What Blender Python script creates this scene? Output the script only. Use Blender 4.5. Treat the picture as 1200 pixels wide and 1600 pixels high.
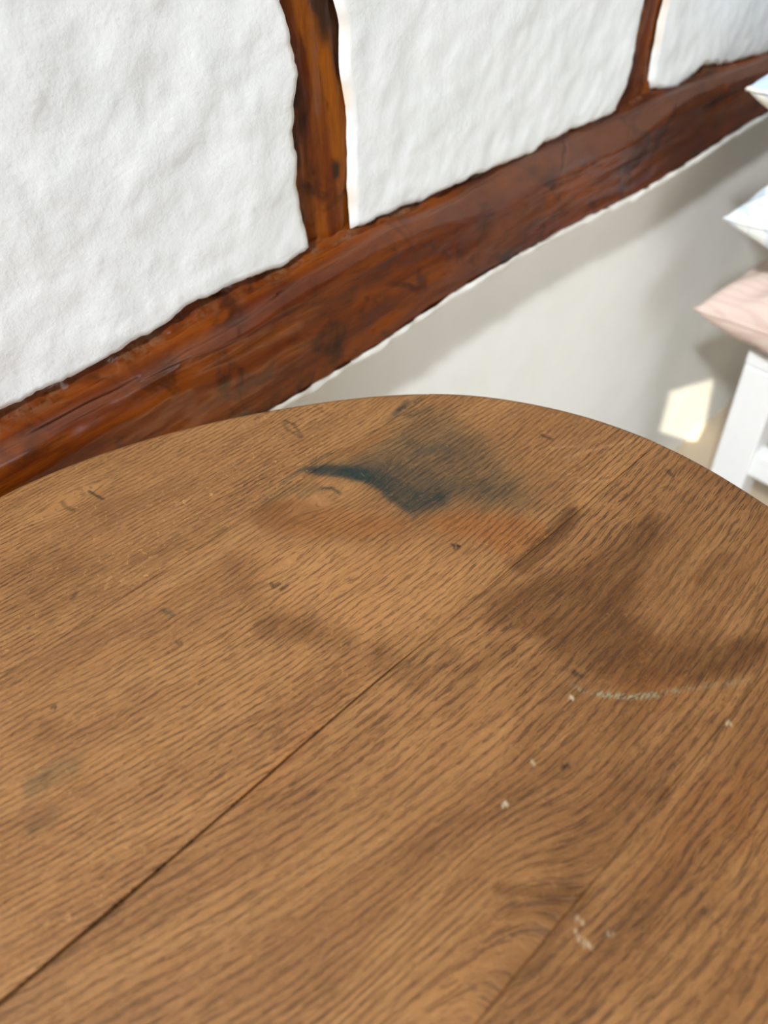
import bpy, bmesh, math, random
import numpy as np
from mathutils import Matrix, Vector

for o in list(bpy.data.objects):
    bpy.data.objects.remove(o)
SC = bpy.context.scene
COL = SC.collection

# ------------------------------------------------------------------ camera
CAM = {'R': [0.723164, -0.68977, -0.035382], 'U': [0.524122, 0.514692, 0.678519], 'F': [0.449812, 0.509225, -0.73373]}
cd = bpy.data.cameras.new('camera')
cam = bpy.data.objects.new('camera', cd)
COL.objects.link(cam)
Rv, Uv, Fv = Vector(CAM['R']), Vector(CAM['U']), Vector(CAM['F'])
m = Matrix((Rv, Uv, -Fv)).transposed().to_4x4()
m.translation = Vector((0, 0, 1.07))
cam.matrix_world = m
cd.sensor_fit = 'VERTICAL'
cd.sensor_height = 36.0
cd.sensor_width = 27.0
cd.lens = 1240.6 / 1600 * 36
cd.clip_start = 0.02
cd.dof.use_dof = True
cd.dof.focus_distance = 0.45
cd.dof.aperture_fstop = 6.2
SC.camera = cam

# ------------------------------------------------------------------ world, sun, added area lights, exposure
SC.view_settings.view_transform = 'Standard'
SC.view_settings.look = 'None'
SC.view_settings.exposure = 0.0
SC.view_settings.gamma = 1.0
SC.view_settings.use_curve_mapping = False
wd = bpy.data.worlds.new('sky')
SC.world = wd
wd.use_nodes = True
nt = wd.node_tree
nt.nodes.clear()
sky = nt.nodes.new('ShaderNodeTexSky')
sky.sky_type = 'NISHITA'
sky.sun_disc = False
sky.sun_elevation = math.radians(41)
sky.sun_rotation = math.radians(-100)
bgn = nt.nodes.new('ShaderNodeBackground')
bgn.inputs['Strength'].default_value = 0.25
wo = nt.nodes.new('ShaderNodeOutputWorld')
nt.links.new(sky.outputs[0], bgn.inputs[0])
nt.links.new(bgn.outputs[0], wo.inputs[0])

SUN_TO = Vector((-1.0, -0.22, 0.90)).normalized()      # towards the sun
sd = bpy.data.lights.new('sun', 'SUN')
sd.energy = 17.0
sd.angle = math.radians(0.08)
sd.color = (1.0, 0.91, 0.70)
sun = bpy.data.objects.new('sun', sd)
COL.objects.link(sun)
sun.rotation_euler = SUN_TO.to_track_quat('Z', 'Y').to_euler()
sun.location = (-3, -1, 3)


def area(name, loc, target, sx, sy, power, color):
    ld = bpy.data.lights.new(name, 'AREA')
    ld.shape = 'RECTANGLE'
    ld.size, ld.size_y = sx, sy
    ld.energy = power
    ld.color = color
    o = bpy.data.objects.new(name, ld)
    COL.objects.link(o)
    o.location = loc
    o.rotation_euler = (Vector(loc) - Vector(target)).to_track_quat('Z', 'Y').to_euler()
    return o


# added key lamp below the ceiling (casts the rail's shadow) and added rear fill
area('key_lamp', (-2.25, -0.76, 3.42), (0.55, 0.43, 0.60), 0.20, 0.20, 200, (0.95, 1.0, 1.05))
area('rear_fill', (0.1, -2.12, 1.5), (0.4, 0.4, 0.7), 1.25, 1.05, 16, (0.88, 0.94, 1.0))


# ------------------------------------------------------------------ numpy noise
def vnoise(x, y, seed=0):
    x = np.asarray(x, float); y = np.asarray(y, float)
    xi = np.floor(x).astype(np.int64); yi = np.floor(y).astype(np.int64)
    fx = x - xi; fy = y - yi
    fx = fx * fx * fx * (fx * (fx * 6 - 15) + 10); fy = fy * fy * fy * (fy * (fy * 6 - 15) + 10)

    def h(a, b):
        n = (a * 374761393 + b * 668265263 + seed * 974711) & 0xffffffff
        n = ((n ^ (n >> 13)) * 1274126177) & 0xffffffff
        n = ((n ^ (n >> 16)) * 2246822519) & 0xffffffff
        return ((n ^ (n >> 15)) & 0xffff) / 32767.5 - 1.0
    a = h(xi, yi); b = h(xi + 1, yi); c = h(xi, yi + 1); d = h(xi + 1, yi + 1)
    return (a * (1 - fx) + b * fx) * (1 - fy) + (c * (1 - fx) + d * fx) * fy


def fbm(x, y, seed=0, octv=4, g=0.5):
    s = 0; a = 1.0; t = 0
    for i in range(octv):
        s = s + a * vnoise(np.asarray(x) * 2 ** i, np.asarray(y) * 2 ** i, seed + i * 17)
        t += a; a *= g
    return s / t


def sst(a, b, x):
    t = np.clip((x - a) / (b - a), 0, 1)
    return t * t * (3 - 2 * t)


# ------------------------------------------------------------------ helpers
def tag(o, label=None, cat=None, group=None, kind=None):
    if label: o['label'] = label
    if cat: o['category'] = cat
    if group: o['group'] = group
    if kind: o['kind'] = kind
    return o


def link(name, me, mat=None, parent=None, smooth=True):
    if mat is not None: me.materials.append(mat)
    if smooth:
        me.polygons.foreach_set('use_smooth', [True] * len(me.polygons))
    o = bpy.data.objects.new(name, me)
    COL.objects.link(o)
    if parent is not None: o.parent = parent
    return o


def mesh_np(name, V, Fq, mat, parent=None, smooth=True):
    me = bpy.data.meshes.new(name)
    V = np.asarray(V, np.float64).reshape(-1, 3)
    me.from_pydata(V.tolist(), [], Fq if isinstance(Fq, list) else Fq.tolist())
    me.update()
    return link(name, me, mat, parent, smooth)


def gridf(n, m, off=0, flip=False):
    i = np.arange(n - 1)[:, None]; j = np.arange(m - 1)[None, :]
    a = i * m + j + off
    q = np.stack([a, a + 1, a + m + 1, a + m], -1).reshape(-1, 4)
    return q[:, ::-1] if flip else q


def obj_bm(name, bm, mat, parent=None, smooth=False):
    bmesh.ops.recalc_face_normals(bm, faces=bm.faces[:])
    me = bpy.data.meshes.new(name)
    bm.to_mesh(me); bm.free()
    return link(name, me, mat, parent, smooth)


def box_bm(x0, x1, y0, y1, z0, z1, bev=0.0, bm=None, seg=2):
    new = bm is None
    if new: bm = bmesh.new()
    g = bmesh.ops.create_cube(bm, size=1)
    for v in g['verts']:
        v.co = ((x0 + x1) / 2 + v.co.x * (x1 - x0), (y0 + y1) / 2 + v.co.y * (y1 - y0), (z0 + z1) / 2 + v.co.z * (z1 - z0))
    if bev:
        es = list({e for v in g['verts'] for e in v.link_edges})
        bmesh.ops.bevel(bm, geom=es, offset=bev, segments=seg, affect='EDGES', profile=0.5)
    return bm


def lathe(name, prof, n, mat, parent, loc=(0, 0)):
    a = np.linspace(0, 2 * np.pi, n, endpoint=False)
    V = [(loc[0] + r * math.cos(t), loc[1] + r * math.sin(t), z) for r, z in prof for t in a]
    F = []
    for i in range(len(prof) - 1):
        for j in range(n):
            F.append([i * n + j, i * n + (j + 1) % n, (i + 1) * n + (j + 1) % n, (i + 1) * n + j])
    F.append(list(range(n))[::-1]); F.append([(len(prof) - 1) * n + j for j in range(n)])
    return mesh_np(name, V, F, mat, parent)


# ------------------------------------------------------------------ node helpers
class NT:
    def __init__(self, name):
        self.m = bpy.data.materials.new(name)
        self.m.use_nodes = True
        self.t = self.m.node_tree
        self.b = self.t.nodes['Principled BSDF']

    def n(self, typ, **kw):
        nd = self.t.nodes.new(typ)
        for k, v in kw.items():
            if hasattr(nd, k): setattr(nd, k, v)
        return nd

    def l(self, a, b): self.t.links.new(a, b)

    def val(self, s, v):
        if isinstance(v, (int, float)): s.default_value = v
        elif isinstance(v, (tuple, list)): s.default_value = v if len(v) != 3 or s.type != 'RGBA' else (*v, 1)
        else: self.l(v, s)

    def math(self, op, a, b=None, c=None, clamp=False):
        nd = self.n('ShaderNodeMath'); nd.operation = op; nd.use_clamp = clamp
        self.val(nd.inputs[0], a)
        if b is not None: self.val(nd.inputs[1], b)
        if c is not None: self.val(nd.inputs[2], c)
        return nd.outputs[0]

    def rng(self, v, a, b, c=0.0, d=1.0, smooth=True):
        nd = self.n('ShaderNodeMapRange')
        nd.interpolation_type = 'SMOOTHSTEP' if smooth else 'LINEAR'
        self.val(nd.inputs[0], v)
        for i, x in enumerate((a, b, c, d)): self.val(nd.inputs[i + 1], x)
        return nd.outputs[0]

    def mix(self, f, a, b, mode='MIX'):
        nd = self.n('ShaderNodeMix'); nd.data_type = 'RGBA'; nd.blend_type = mode
        self.val(nd.inputs[0], f); self.val(nd.inputs[6], a); self.val(nd.inputs[7], b)
        return nd.outputs[2]

    def vmul(self, v, s):
        nd = self.n('ShaderNodeVectorMath'); nd.operation = 'MULTIPLY'
        self.val(nd.inputs[0], v); nd.inputs[1].default_value = s
        return nd.outputs[0]

    def noise(self, vec, scale=1.0, detail=2.0, rough=0.5, dist=0.0):
        nd = self.n('ShaderNodeTexNoise')
        self.val(nd.inputs['Vector'], vec)
        nd.inputs['Scale'].default_value = scale; nd.inputs['Detail'].default_value = detail
        nd.inputs['Roughness'].default_value = rough; nd.inputs['Distortion'].default_value = dist
        return nd.outputs[0]

    def coord(self): return self.n('ShaderNodeTexCoord').outputs['Object']

    def attr(self, name, out='Fac'):
        nd = self.n('ShaderNodeAttribute'); nd.attribute_name = name
        return nd.outputs[out]

    def bump(self, h, dist, strength=1.0, normal=None):
        nd = self.n('ShaderNodeBump')
        nd.inputs['Strength'].default_value = strength; nd.inputs['Distance'].default_value = dist
        self.val(nd.inputs['Height'], h)
        if normal is not None: self.l(normal, nd.inputs['Normal'])
        return nd.outputs[0]

    def out(self, color=None, rough=None, normal=None, spec=None, coat=None, coatr=None):
        if color is not None: self.val(self.b.inputs['Base Color'], color)
        if rough is not None: self.val(self.b.inputs['Roughness'], rough)
        if normal is not None: self.l(normal, self.b.inputs['Normal'])
        if spec is not None: self.val(self.b.inputs['Specular IOR Level'], spec)
        if coat is not None: self.val(self.b.inputs['Coat Weight'], coat)
        if coatr is not None: self.val(self.b.inputs['Coat Roughness'], coatr)
        return self.m


def srgb(r, g, b):
    f = lambda c: (c / 255 / 12.92) if c / 255 <= 0.04045 else ((c / 255 + 0.055) / 1.055) ** 2.4
    return (f(r), f(g), f(b), 1.0)


# ------------------------------------------------------------------ materials
def oak_top():
    k = NT('old_oak_boards')
    g = k.attr('grain', 'Vector')                 # x along the grain, y across the rings (metres), z board seed
    sx = k.n('ShaderNodeSeparateXYZ'); k.l(g, sx.inputs[0])
    s, r, sd_ = sx.outputs
    ringw = k.attr('ring_width')
    # slow tone
    tone = k.noise(k.vmul(g, (10, 45, 7)), 1, 4, .55)
    tone2 = k.noise(k.vmul(g, (26, 170, 7)), 1, 3, .6)
    fib = k.noise(k.vmul(g, (90, 2600, 7)), 1, 2, .6)
    fib2 = k.noise(k.vmul(g, (260, 1300, 7)), 1, 3, .7)
    # rings: early wood bands with rows of pores
    wob = k.noise(k.vmul(g, (30, 150, 7)), 1, 2, .5)
    rr = k.math('ADD', k.math('DIVIDE', r, ringw), k.math('MULTIPLY', wob, .7))
    fr = k.math('FRACT', rr)
    band = k.math('MULTIPLY', k.rng(fr, .02, .20), k.rng(fr, .66, .40))
    pores = k.noise(k.vmul(g, (92, 1900, 11)), 1, 2.0, .6)
    pores_hi = k.noise(k.vmul(g, (260, 3000, 5)), 1, 1.5, .55)
    thr = k.math('SUBTRACT', .61, k.math('MULTIPLY', band, .10))
    por = k.rng(k.math('SUBTRACT', pores, thr), 0.0, .055)
    por2 = k.rng(k.math('SUBTRACT', pores_hi, k.math('SUBTRACT', .64, k.math('MULTIPLY', band, .07))), 0.0, .08)
    por = k.math('MULTIPLY', por, k.attr('pore_amount'))
    # flecks, pale and short, nearly across the grain
    fl = k.noise(k.vmul(g, (420, 330, 13)), 1, 3, .65, 1.2)
    fleck = k.math('MULTIPLY', k.rng(fl, .60, .70), k.attr('fleck'))
    fl2 = k.noise(k.vmul(g, (120, 150, 3)), 1, 4, .7, 2.0)
    # colours
    c = k.mix(k.rng(tone, .32, .68), srgb(146, 104, 68), srgb(176, 132, 90))
    c = k.mix(k.math('MULTIPLY', k.rng(tone2, .35, .7), .55), c, srgb(166, 118, 72))
    c = k.mix(k.math('MULTIPLY', k.rng(fl2, .45, .75), k.math('MULTIPLY', k.attr('fleck'), .40)), c, srgb(120, 78, 47))
    c = k.mix(k.math('MULTIPLY', k.rng(fib, .35, .75), .30), c, srgb(112, 72, 42))
    c = k.mix(k.math('MULTIPLY', k.rng(fib2, .5, .75), .5), c, srgb(192, 147, 100))
    c = k.mix(k.math('MULTIPLY', band, .16), c, srgb(112, 74, 45))
    # stains soaked in
    wv = k.math('SUBTRACT', k.math('ADD', k.math('MULTIPLY', k.noise(k.vmul(g, (28, 130, 3)), 1, 4, .65), .6), k.math('MULTIPLY', k.noise(k.vmul(g, (110, 900, 3)), 1, 3, .6), .4)), .5)

    def st(name, amp=.45):
        a = k.attr(name)
        edge = k.math('MULTIPLY', k.math('MULTIPLY', a, k.math('SUBTRACT', 1.25, a)), amp * 8)
        return k.math('ADD', a, k.math('MULTIPLY', edge, wv), clamp=True)
    c = k.mix(st('pale', .6), c, srgb(186, 138, 94))
    c = k.mix(st('orange', .3), c, srgb(150, 90, 34))
    c = k.mix(st('umber', .6), c, srgb(94, 58, 18))
    ia = st('ink', .3)
    c = k.mix(k.math('MULTIPLY', ia, 1.0), c, k.mix(k.rng(ia, .35, .85), srgb(70, 70, 54), srgb(26, 47, 50)))
    c = k.mix(k.math('MULTIPLY', por, .66), c, srgb(62, 36, 18))
    c = k.mix(k.math('MULTIPLY', por2, .40), c, srgb(80, 52, 32))
    c = k.mix(k.math('MULTIPLY', fleck, .75), c, srgb(206, 160, 112))
    c = k.mix(k.math('MULTIPLY', k.attr('scratch'), .6), c, srgb(205, 165, 125))
    brk = k.rng(k.noise(k.vmul(g, (330, 900, 3)), 1, 2, .6), .40, .58)
    c = k.mix(k.math('MULTIPLY', k.attr('chalk'), brk), c, srgb(150, 156, 142))
    c = k.mix(k.attr('speck'), c, srgb(222, 212, 200))
    c = k.mix(k.attr('black'), c, srgb(30, 22, 18))
    oc = k.coord()
    g1 = k.noise(oc, 1400, 2, .7); g2 = k.noise(k.vmul(oc, (700, 420, 1)), 1, 3, .7, 1.0)
    c = k.mix(k.rng(g1, .42, .30, 0, .22), c, srgb(70, 44, 24))
    c = k.mix(k.rng(g2, .58, .74, 0, .20), c, srgb(214, 168, 118))
    c = k.mix(1.0, c, (.745, .665, .49, 1), 'MULTIPLY')
    h = k.math('MULTIPLY', por, -1.0)
    h = k.math('ADD', h, k.math('MULTIPLY', por2, -.4))
    h = k.math('ADD', h, k.math('MULTIPLY', fib, .35))
    h = k.math('ADD', h, k.math('MULTIPLY', k.attr('black'), -1.0))
    h = k.math('ADD', h, k.math('MULTIPLY', fib2, .4))
    nrm = k.bump(h, .00035, .9)
    rough = k.rng(tone2, .3, .7, .50, .62)
    rough = k.math('ADD', rough, k.math('MULTIPLY', por, .2))
    return k.out(c, rough, nrm, .35)


def timber(name, dark, mid, warm, rot=(1, 1, 1), coat=.35, crk=1.0):
    k = NT(name)
    g = k.coord()
    a = k.noise(k.vmul(g, rot), 1, 5, .62, .4)
    b = k.noise(g, 26, 4, .6, .6)
    d = k.noise(g, 9, 3, .5)
    f = k.noise(k.vmul(g, (rot[0] * 6, rot[1] * 6, rot[2] * 6)), 1, 3, .6)
    c = k.mix(k.rng(a, .36, .66), mid, warm)
    c = k.mix(k.rng(b, .50, .70, 0, .75), c, dark)
    c = k.mix(k.rng(d, .50, .66, 0, .45), c, dark)
    c = k.mix(k.rng(f, .55, .75, 0, .5), c, dark)
    v = k.n('ShaderNodeTexVoronoi'); v.feature = 'DISTANCE_TO_EDGE'
    dv = k.n('ShaderNodeVectorMath'); dv.operation = 'ADD'
    nz = k.n('ShaderNodeTexNoise'); nz.inputs['Scale'].default_value = 30; k.l(g, nz.inputs['Vector'])
    sc = k.vmul(nz.outputs['Color'], (.03, .03, .03))
    k.l(g, dv.inputs[0]); k.l(sc, dv.inputs[1]); k.l(dv.outputs[0], v.inputs['Vector']); v.inputs['Scale'].default_value = 9
    crack = k.math('MULTIPLY', k.rng(v.outputs['Distance'], .035, .0), k.rng(k.noise(g, 14, 2, .5), .5, .62))
    c = k.mix(k.math('MULTIPLY', crack, .85 * crk), c, srgb(24, 12, 8))
    pk = k.attr('putty')
    c = k.mix(k.math('MULTIPLY', pk, k.rng(k.noise(g, 190, 3, .6), .40, .60)), c, srgb(112, 78, 50))
    c = k.mix(k.attr('char'), c, srgb(30, 22, 18))
    c = k.mix(k.math('MULTIPLY', k.attr('worn_sheen'), k.rng(d, .25, .6, 1, .6)), c, srgb(98, 70, 58))  # grey sheen of the beam's worn chamfer, painted into its colour
    h = k.math('ADD', k.math('MULTIPLY', a, .9), k.math('MULTIPLY', b, .6))
    h = k.math('ADD', h, k.math('MULTIPLY', crack, -1.2 * crk))
    h = k.math('ADD', h, k.math('MULTIPLY', f, .4))
    return k.out(c, .55, k.bump(h, .002, .7), .08, coat, .16)


def plaster(name, base, other, coarse, fine):
    k = NT(name)
    g = k.coord()
    a = k.noise(g, 14, 4, .6); b = k.noise(g, 60, 4, .62); c3 = k.noise(g, 260, 3, .6)
    c = k.mix(k.rng(a, .35, .7), base, other)
    c = k.mix(k.attr('putty'), c, srgb(214, 186, 150))
    h = k.math('ADD', k.math('MULTIPLY', b, coarse), k.math('MULTIPLY', c3, fine))
    return k.out(c, .75, k.bump(h, .002, .6), .3)


def plain(name, col, rough=.5, spec=.4, bumpd=0.0, scale=80):
    k = NT(name)
    g = k.coord()
    n = k.noise(g, scale, 3, .6)
    c = k.mix(k.math('MULTIPLY', n, .18), col, tuple(x * .72 for x in col[:3]) + (1,))
    return k.out(c, rough, k.bump(n, bumpd or .0003, .5), spec)


M = {}
M['oak'] = oak_top()
M['beam'] = timber('varnished_beam', srgb(24, 8, 2), srgb(82, 30, 2), srgb(116, 54, 2), (7, 45, 45), .45, .7)
M['stud'] = timber('varnished_stud', srgb(34, 13, 5), srgb(94, 40, 8), srgb(134, 72, 8), (60, 60, 7), .25, 0.0)
M['plaster'] = plaster('white_limewash', srgb(231, 232, 231), srgb(225, 227, 225), .5, .26)
M['plaster_low'] = plaster('cream_emulsion', srgb(241, 240, 235), srgb(237, 236, 230), .12, .05)
M['room'] = plain('room_paint', srgb(146, 142, 134), .8, .2, .0006, 40)
M['ceil'] = plain('ceiling_paint', srgb(170, 169, 165), .85, .2, .0006, 30)
M['floor'] = plain('floor_boards_pale', srgb(190, 173, 150), .55, .3, .0005, 25)
M['white_paint'] = plain('white_gloss_paint', srgb(240, 241, 240), .35, .5, .0003, 60)
M['dark_oak'] = plain('dark_oak_pedestal', srgb(96, 60, 34), .5, .4, .0008, 40)
M['frame'] = plain('added_frame_paint', srgb(238, 238, 234), .4, .4)
kg = NT('added_pane_glass')
kg.b.inputs['Transmission Weight'].default_value = 1.0
kg.b.inputs['Roughness'].default_value = 0.0
kg.b.inputs['IOR'].default_value = 1.45
M['glass'] = kg.m


def fabric_pink():
    k = NT('pink_striped_cotton')
    g = k.coord()
    sx = k.n('ShaderNodeSeparateXYZ'); k.l(g, sx.inputs[0])
    w = k.math('ADD', sx.outputs[0], k.math('MULTIPLY', k.noise(g, 12, 2, .5), .0012))
    f = k.math('FRACT', k.math('MULTIPLY', w, 130))
    line = k.math('MULTIPLY', k.rng(f, .0, .12), k.rng(f, .42, .28))
    f2 = k.math('FRACT', k.math('MULTIPLY', w, 18))
    wide = k.rng(f2, .35, .5)
    c = k.mix(k.math('MULTIPLY', line, .22), srgb(216, 195, 183), srgb(188, 138, 130))
    wv = k.noise(k.vmul(g, (900, 900, 900)), 1, 1, .5)
    return k.out(c, .9, k.bump(wv, .0004, .6), .15)


def fabric_print(name, ground, blue, thr, scale, topblue=False):
    k = NT(name)
    g = k.coord()
    n = k.noise(g, scale, 4, .6, 1.6)
    v = k.n('ShaderNodeTexVoronoi'); v.feature = 'DISTANCE_TO_EDGE'; v.inputs['Scale'].default_value = scale * .9
    k.l(g, v.inputs['Vector'])
    vein = k.rng(v.outputs['Distance'], .10, .03)
    msk = k.math('MAXIMUM', k.rng(n, thr, thr + .05), k.math('MULTIPLY', vein, .5))
    c = k.mix(msk, ground, blue)
    if topblue:
        up = k.attr('upper')
        c = k.mix(up, c, srgb(188, 208, 232))
    wv = k.noise(g, 900, 1, .5)
    return k.out(c, .9, k.bump(wv, .0004, .6), .15)


M['pink'] = fabric_pink()
M['blue_print'] = fabric_print('pale_blue_print_cotton', srgb(238, 240, 236), srgb(198, 214, 228), .56, 34)
M['blue_top'] = fabric_print('blue_topped_cotton', srgb(240, 236, 222), srgb(176, 196, 222), .60, 30, True)

# ------------------------------------------------------------------ setting: the timber-framed wall (runs along x at y = 0.43)
YL, YB, YP, YS = 0.458, 0.412, 0.430, 0.437        # lower plaster, rail front, upper plaster, stud front
X0, X1, ZC = -4.0, 2.0, 3.50


def nonuni(a, b, c, d, fine, coarse):
    """positions from a to d, fine between b and c"""
    p = []
    if b > a: p += list(np.linspace(a, b, max(2, int((b - a) / coarse)), endpoint=False))
    p += list(np.linspace(b, c, int((c - b) / fine), endpoint=False))
    p += list(np.linspace(c, d, max(2, int((d - c) / coarse) + 1)))
    return np.array(p)


RAIL_TOP = np.array([(-4, .768), (.078, .7685), (.120, .767), (.167, .770), (.202, .774), (.244, .777), (.300, .771), (.322, .776), (.366, .774), (.396, .771), (.468, .769), (.528, .767), (.58, .761), (.593, .767), (.639, .766), (.721, .762), (.764, .768), (.790, .762), (.811, .756), (.829, .757), (.856, .766), (.928, .751), (1.005, .741), (1.2, .735), (2, .745)])
RAIL_LEDGE = np.array([(-2, .754), (.063, .754), (.150, .753), (.254, .758), (.302, .764), (.378, .769), (.449, .763), (.512, .759), (.570, .763), (.718, .756), (.805, .760), (.968, .745), (1.3, .735), (2, .74)])
RAIL_BOT = np.array([(-2, .672), (.283, .673), (.374, .675), (.452, .682), (.538, .683), (.634, .681), (.745, .673), (.842, .673), (.934, .678), (1.3, .675), (2, .675)])
ip = lambda T, x: np.interp(x, T[:, 0], T[:, 1])


def jit(x, sc, amp, seed): return amp * fbm(np.asarray(x) / sc, np.zeros_like(np.asarray(x, float)) + .37, seed, 3, .6)


wall = None
# lower plaster with the lumpy lip under the rail
xs = nonuni(X0, .20, 1.40, X1, .004, .06)
zs_off = np.r_[0, .003, .006, .009, .012, .015, .018, .0205, .0225, .0245, .0265, .0285, .031, .034, .038, .042]
V = []
for x in xs:
    zb = ip(RAIL_BOT, x) + .004
    lh = .019 + .0025 * vnoise(x * 45, 0.2, 5)
    for dz in zs_off:
        e = np.clip(dz / lh, 0, 1.6)
        bul = math.sqrt(max(0, 1 - (max(0, e - .1) / .9) ** 3)) if e < 1 else 0
        y = YL - bul * (.0450 + .0022 * float(fbm(x * 70, dz * 90, 8, 2)))
        V.append((x, y, zb - dz))
    zl = zb - .042
    for t in np.linspace(0, 1, 26)[1:]:
        z = zl * (1 - t)
        y = YL + .0016 * float(fbm(x * 5, z * 5, 31, 3))
        V.append((x, y, z))
ncol = len(zs_off) + 25
F = gridf(len(xs), ncol).tolist()
nb = len(V)
# solid wall body behind
for (a, b, c) in [(X0, .47, 0), (X1, .47, 0), (X1, .62, 0), (X0, .62, 0), (X0, .47, ZC), (X1, .47, ZC), (X1, .62, ZC), (X0, .62, ZC)]:
    V.append((a, b, c))
F += [[nb + i for i in f] for f in ((0, 3, 2, 1), (4, 5, 6, 7), (0, 1, 5, 4), (1, 2, 6, 5), (2, 3, 7, 6), (3, 0, 4, 7))]
wall = mesh_np('wall_front', V, F, M['plaster_low'])
tag(wall, 'white plastered timber-framed wall with dark brown beams behind the table', kind='structure')


def set_attr(o, name, vals):
    a = o.data.attributes.new(name, 'FLOAT', 'POINT')
    a.data.foreach_set('value', np.ascontiguousarray(vals, dtype=np.float32))


# rail
xs = nonuni(X0, .0, 1.15, X1, .0026, .06)
V = []; P = []; SHEEN = []
for x in xs:
    zb = float(ip(RAIL_BOT, x)) + .0015 * float(vnoise(x * 70, .1, 3))
    za = float(ip(RAIL_LEDGE, x)) + .0012 * float(vnoise(x * 40, .6, 4))
    zt = float(ip(RAIL_TOP, x)) + .003
    ch = .0045 + .004 * float(sst(.3, .42, x)) + .013 * float(sst(.43, .54, x) * (1 - sst(.68, .84, x)))
    prof = [(.468, zb), (YB + .012, zb), (YB + .005, zb + .001), (YB + .001, zb + .004)]
    for t in np.linspace(0, 1, 24)[1:-1]:
        prof.append((YB, zb + .004 + (za - ch - zb - .004) * t))
    for t in np.linspace(0, 1, 6):
        prof.append((YB + ch * .85 * t, za - ch + ch * t))
    y1 = prof[-1][0]; z1 = prof[-1][1]
    fw = .0045; rem = .441 - y1 - fw; hh = zt + .001 - z1
    for t in np.linspace(0, 1, 4)[1:]: prof.append((y1 + fw * t, z1 + .0006 * t))
    for t in np.linspace(0, 1, 5)[1:]: prof.append((y1 + fw + rem * .32 * t, z1 + .0006 + hh * .36 * t))
    nc0 = len(prof)
    for t in np.linspace(0, 1, 3)[1:]: prof.append((y1 + fw + rem * (.32 + .16 * t), z1 + .0006 + hh * (.36 + .03 * t)))
    for t in np.linspace(0, 1, 8)[1:]: prof.append((y1 + fw + rem * (.48 + .52 * t), z1 + .0006 + hh * (.39 + .61 * t)))
    prof.append((.452, zt + .003))
    n = len(prof)
    for i, (y, z) in enumerate(prof):
        SHEEN.append((.9 if 27 <= i <= 34 else 0.0) * (.45 + .55 * float(sst(.40, .5, x))) if i < nc0 - 4 else (.25 if i in (nc0 - 4,) else 0.0))  # where the sheen is painted: chamfer and arris flats
        f = 1.0 if i > 3 else .3
        d = .0020 * float(fbm(x * 7, z * 60, 41, 3)) + .0006 * float(fbm(x * 40, z * 130, 47, 3))
        g = float(fbm(x * 8, z * 110 + y * 60, 52, 3))
        d += .006 * max(0, g - .26)
        if i >= nc0 - 5:
            k_ = float(sst(nc0 - 3, nc0 + 2, i))
            up = .0010 * float(fbm(x * 20, y * 150, 61, 3)) + k_ * (.0034 * float(fbm(x * 75, y * 240, 66, 3, .7)))
            V.append((x, y + d * .3 * f - k_ * .002 * float(fbm(x * 90, y * 260, 68, 2)), z + up)); P.append(k_ * float(sst(-.25, .3, fbm(x * 55, y * 120, 71, 3))) * (.55 + .45 * float(sst(-.1, .3, fbm(x * 6, .3, 73, 2)))))
        else:
            V.append((x, y + d * f, z)); P.append(0)
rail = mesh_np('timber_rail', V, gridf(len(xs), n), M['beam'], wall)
set_attr(rail, 'putty', P)
set_attr(rail, 'worn_sheen', SHEEN)
rail['label'] = 'thick dark red-brown varnished horizontal beam'

# studs: outlines (x at z), left and right
S1L = np.array([(.70, .325), (.787, .323), (.806, .322), (.825, .3205), (.85, .3215), (.867, .323), (.881, .326), (.895, .330), (.908, .329), (.921, .326), (.935, .323), (1.0, .322), (1.3, .33), (2.5, .33)])
S1R = np.array([(.70, .365), (.777, .366), (.805, .366), (.827, .368), (.849, .3695), (.87, .3685), (.886, .366), (.912, .368), (.926, .365), (1.0, .366), (1.3, .372), (2.5, .37)])
S2L = np.array([(.70, .70), (.769, .706), (.778, .714), (.786, .718), (.803, .718), (.829, .719), (.854, .720), (1.0, .725), (2.5, .72)])
S2R = np.array([(.70, .770), (.768, .766), (.776, .759), (.799, .756), (.826, .756), (.846, .758), (1.0, .764), (2.5, .76)])
S3L = np.array([(.70, 1.26), (2.5, 1.27)]); S3R = np.array([(.70, 1.32), (2.5, 1.325)])
S0L = np.array([(.70, -.48), (2.5, -.47)]); S0R = np.array([(.70, -.42), (2.5, -.42)])
ix = lambda T, z: np.interp(z, T[:, 0], T[:, 1])
zz = nonuni(.74, .74, 1.06, ZC, .0035, .05)


def stud(L, R_, seed):
    V = []
    n = 22
    for z in zz:
        a = ix(L, z) - .012; b = ix(R_, z) + .012
        V.append((a, .468, z))
        for t in np.linspace(0, 1, n):
            x = a + (b - a) * t
            d = .0032 * float(fbm(x * 60, z * 8, seed, 4)) + .003 * max(0, float(fbm(x * 130, z * 10, seed + 5, 3)) - .15) + .001 * float(fbm(x * 150, z * 60, seed + 9, 3))
            V.append((x, YS + d + .003 * (abs(t - .5) * 2) ** 4, z))
        V.append((b, .468, z))
    o = mesh_np('timber_stud', V, gridf(len(zz), n + 2, flip=True), M['stud'], wall)
    Va = np.array(V)
    chv = np.zeros(len(Va))
    for (kx, kz, ra, rb, s_) in CHAR:
        q_ = ((Va[:, 0] - kx) / ra) ** 2 + ((Va[:, 2] - kz) / rb) ** 2
        chv = np.maximum(chv, s_ * (1 - sst(.5, 1.5, q_ + .6 * fbm(Va[:, 0] * 120, Va[:, 2] * 60, 5, 3))))
    set_attr(o, 'char', chv)
    return o


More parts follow.
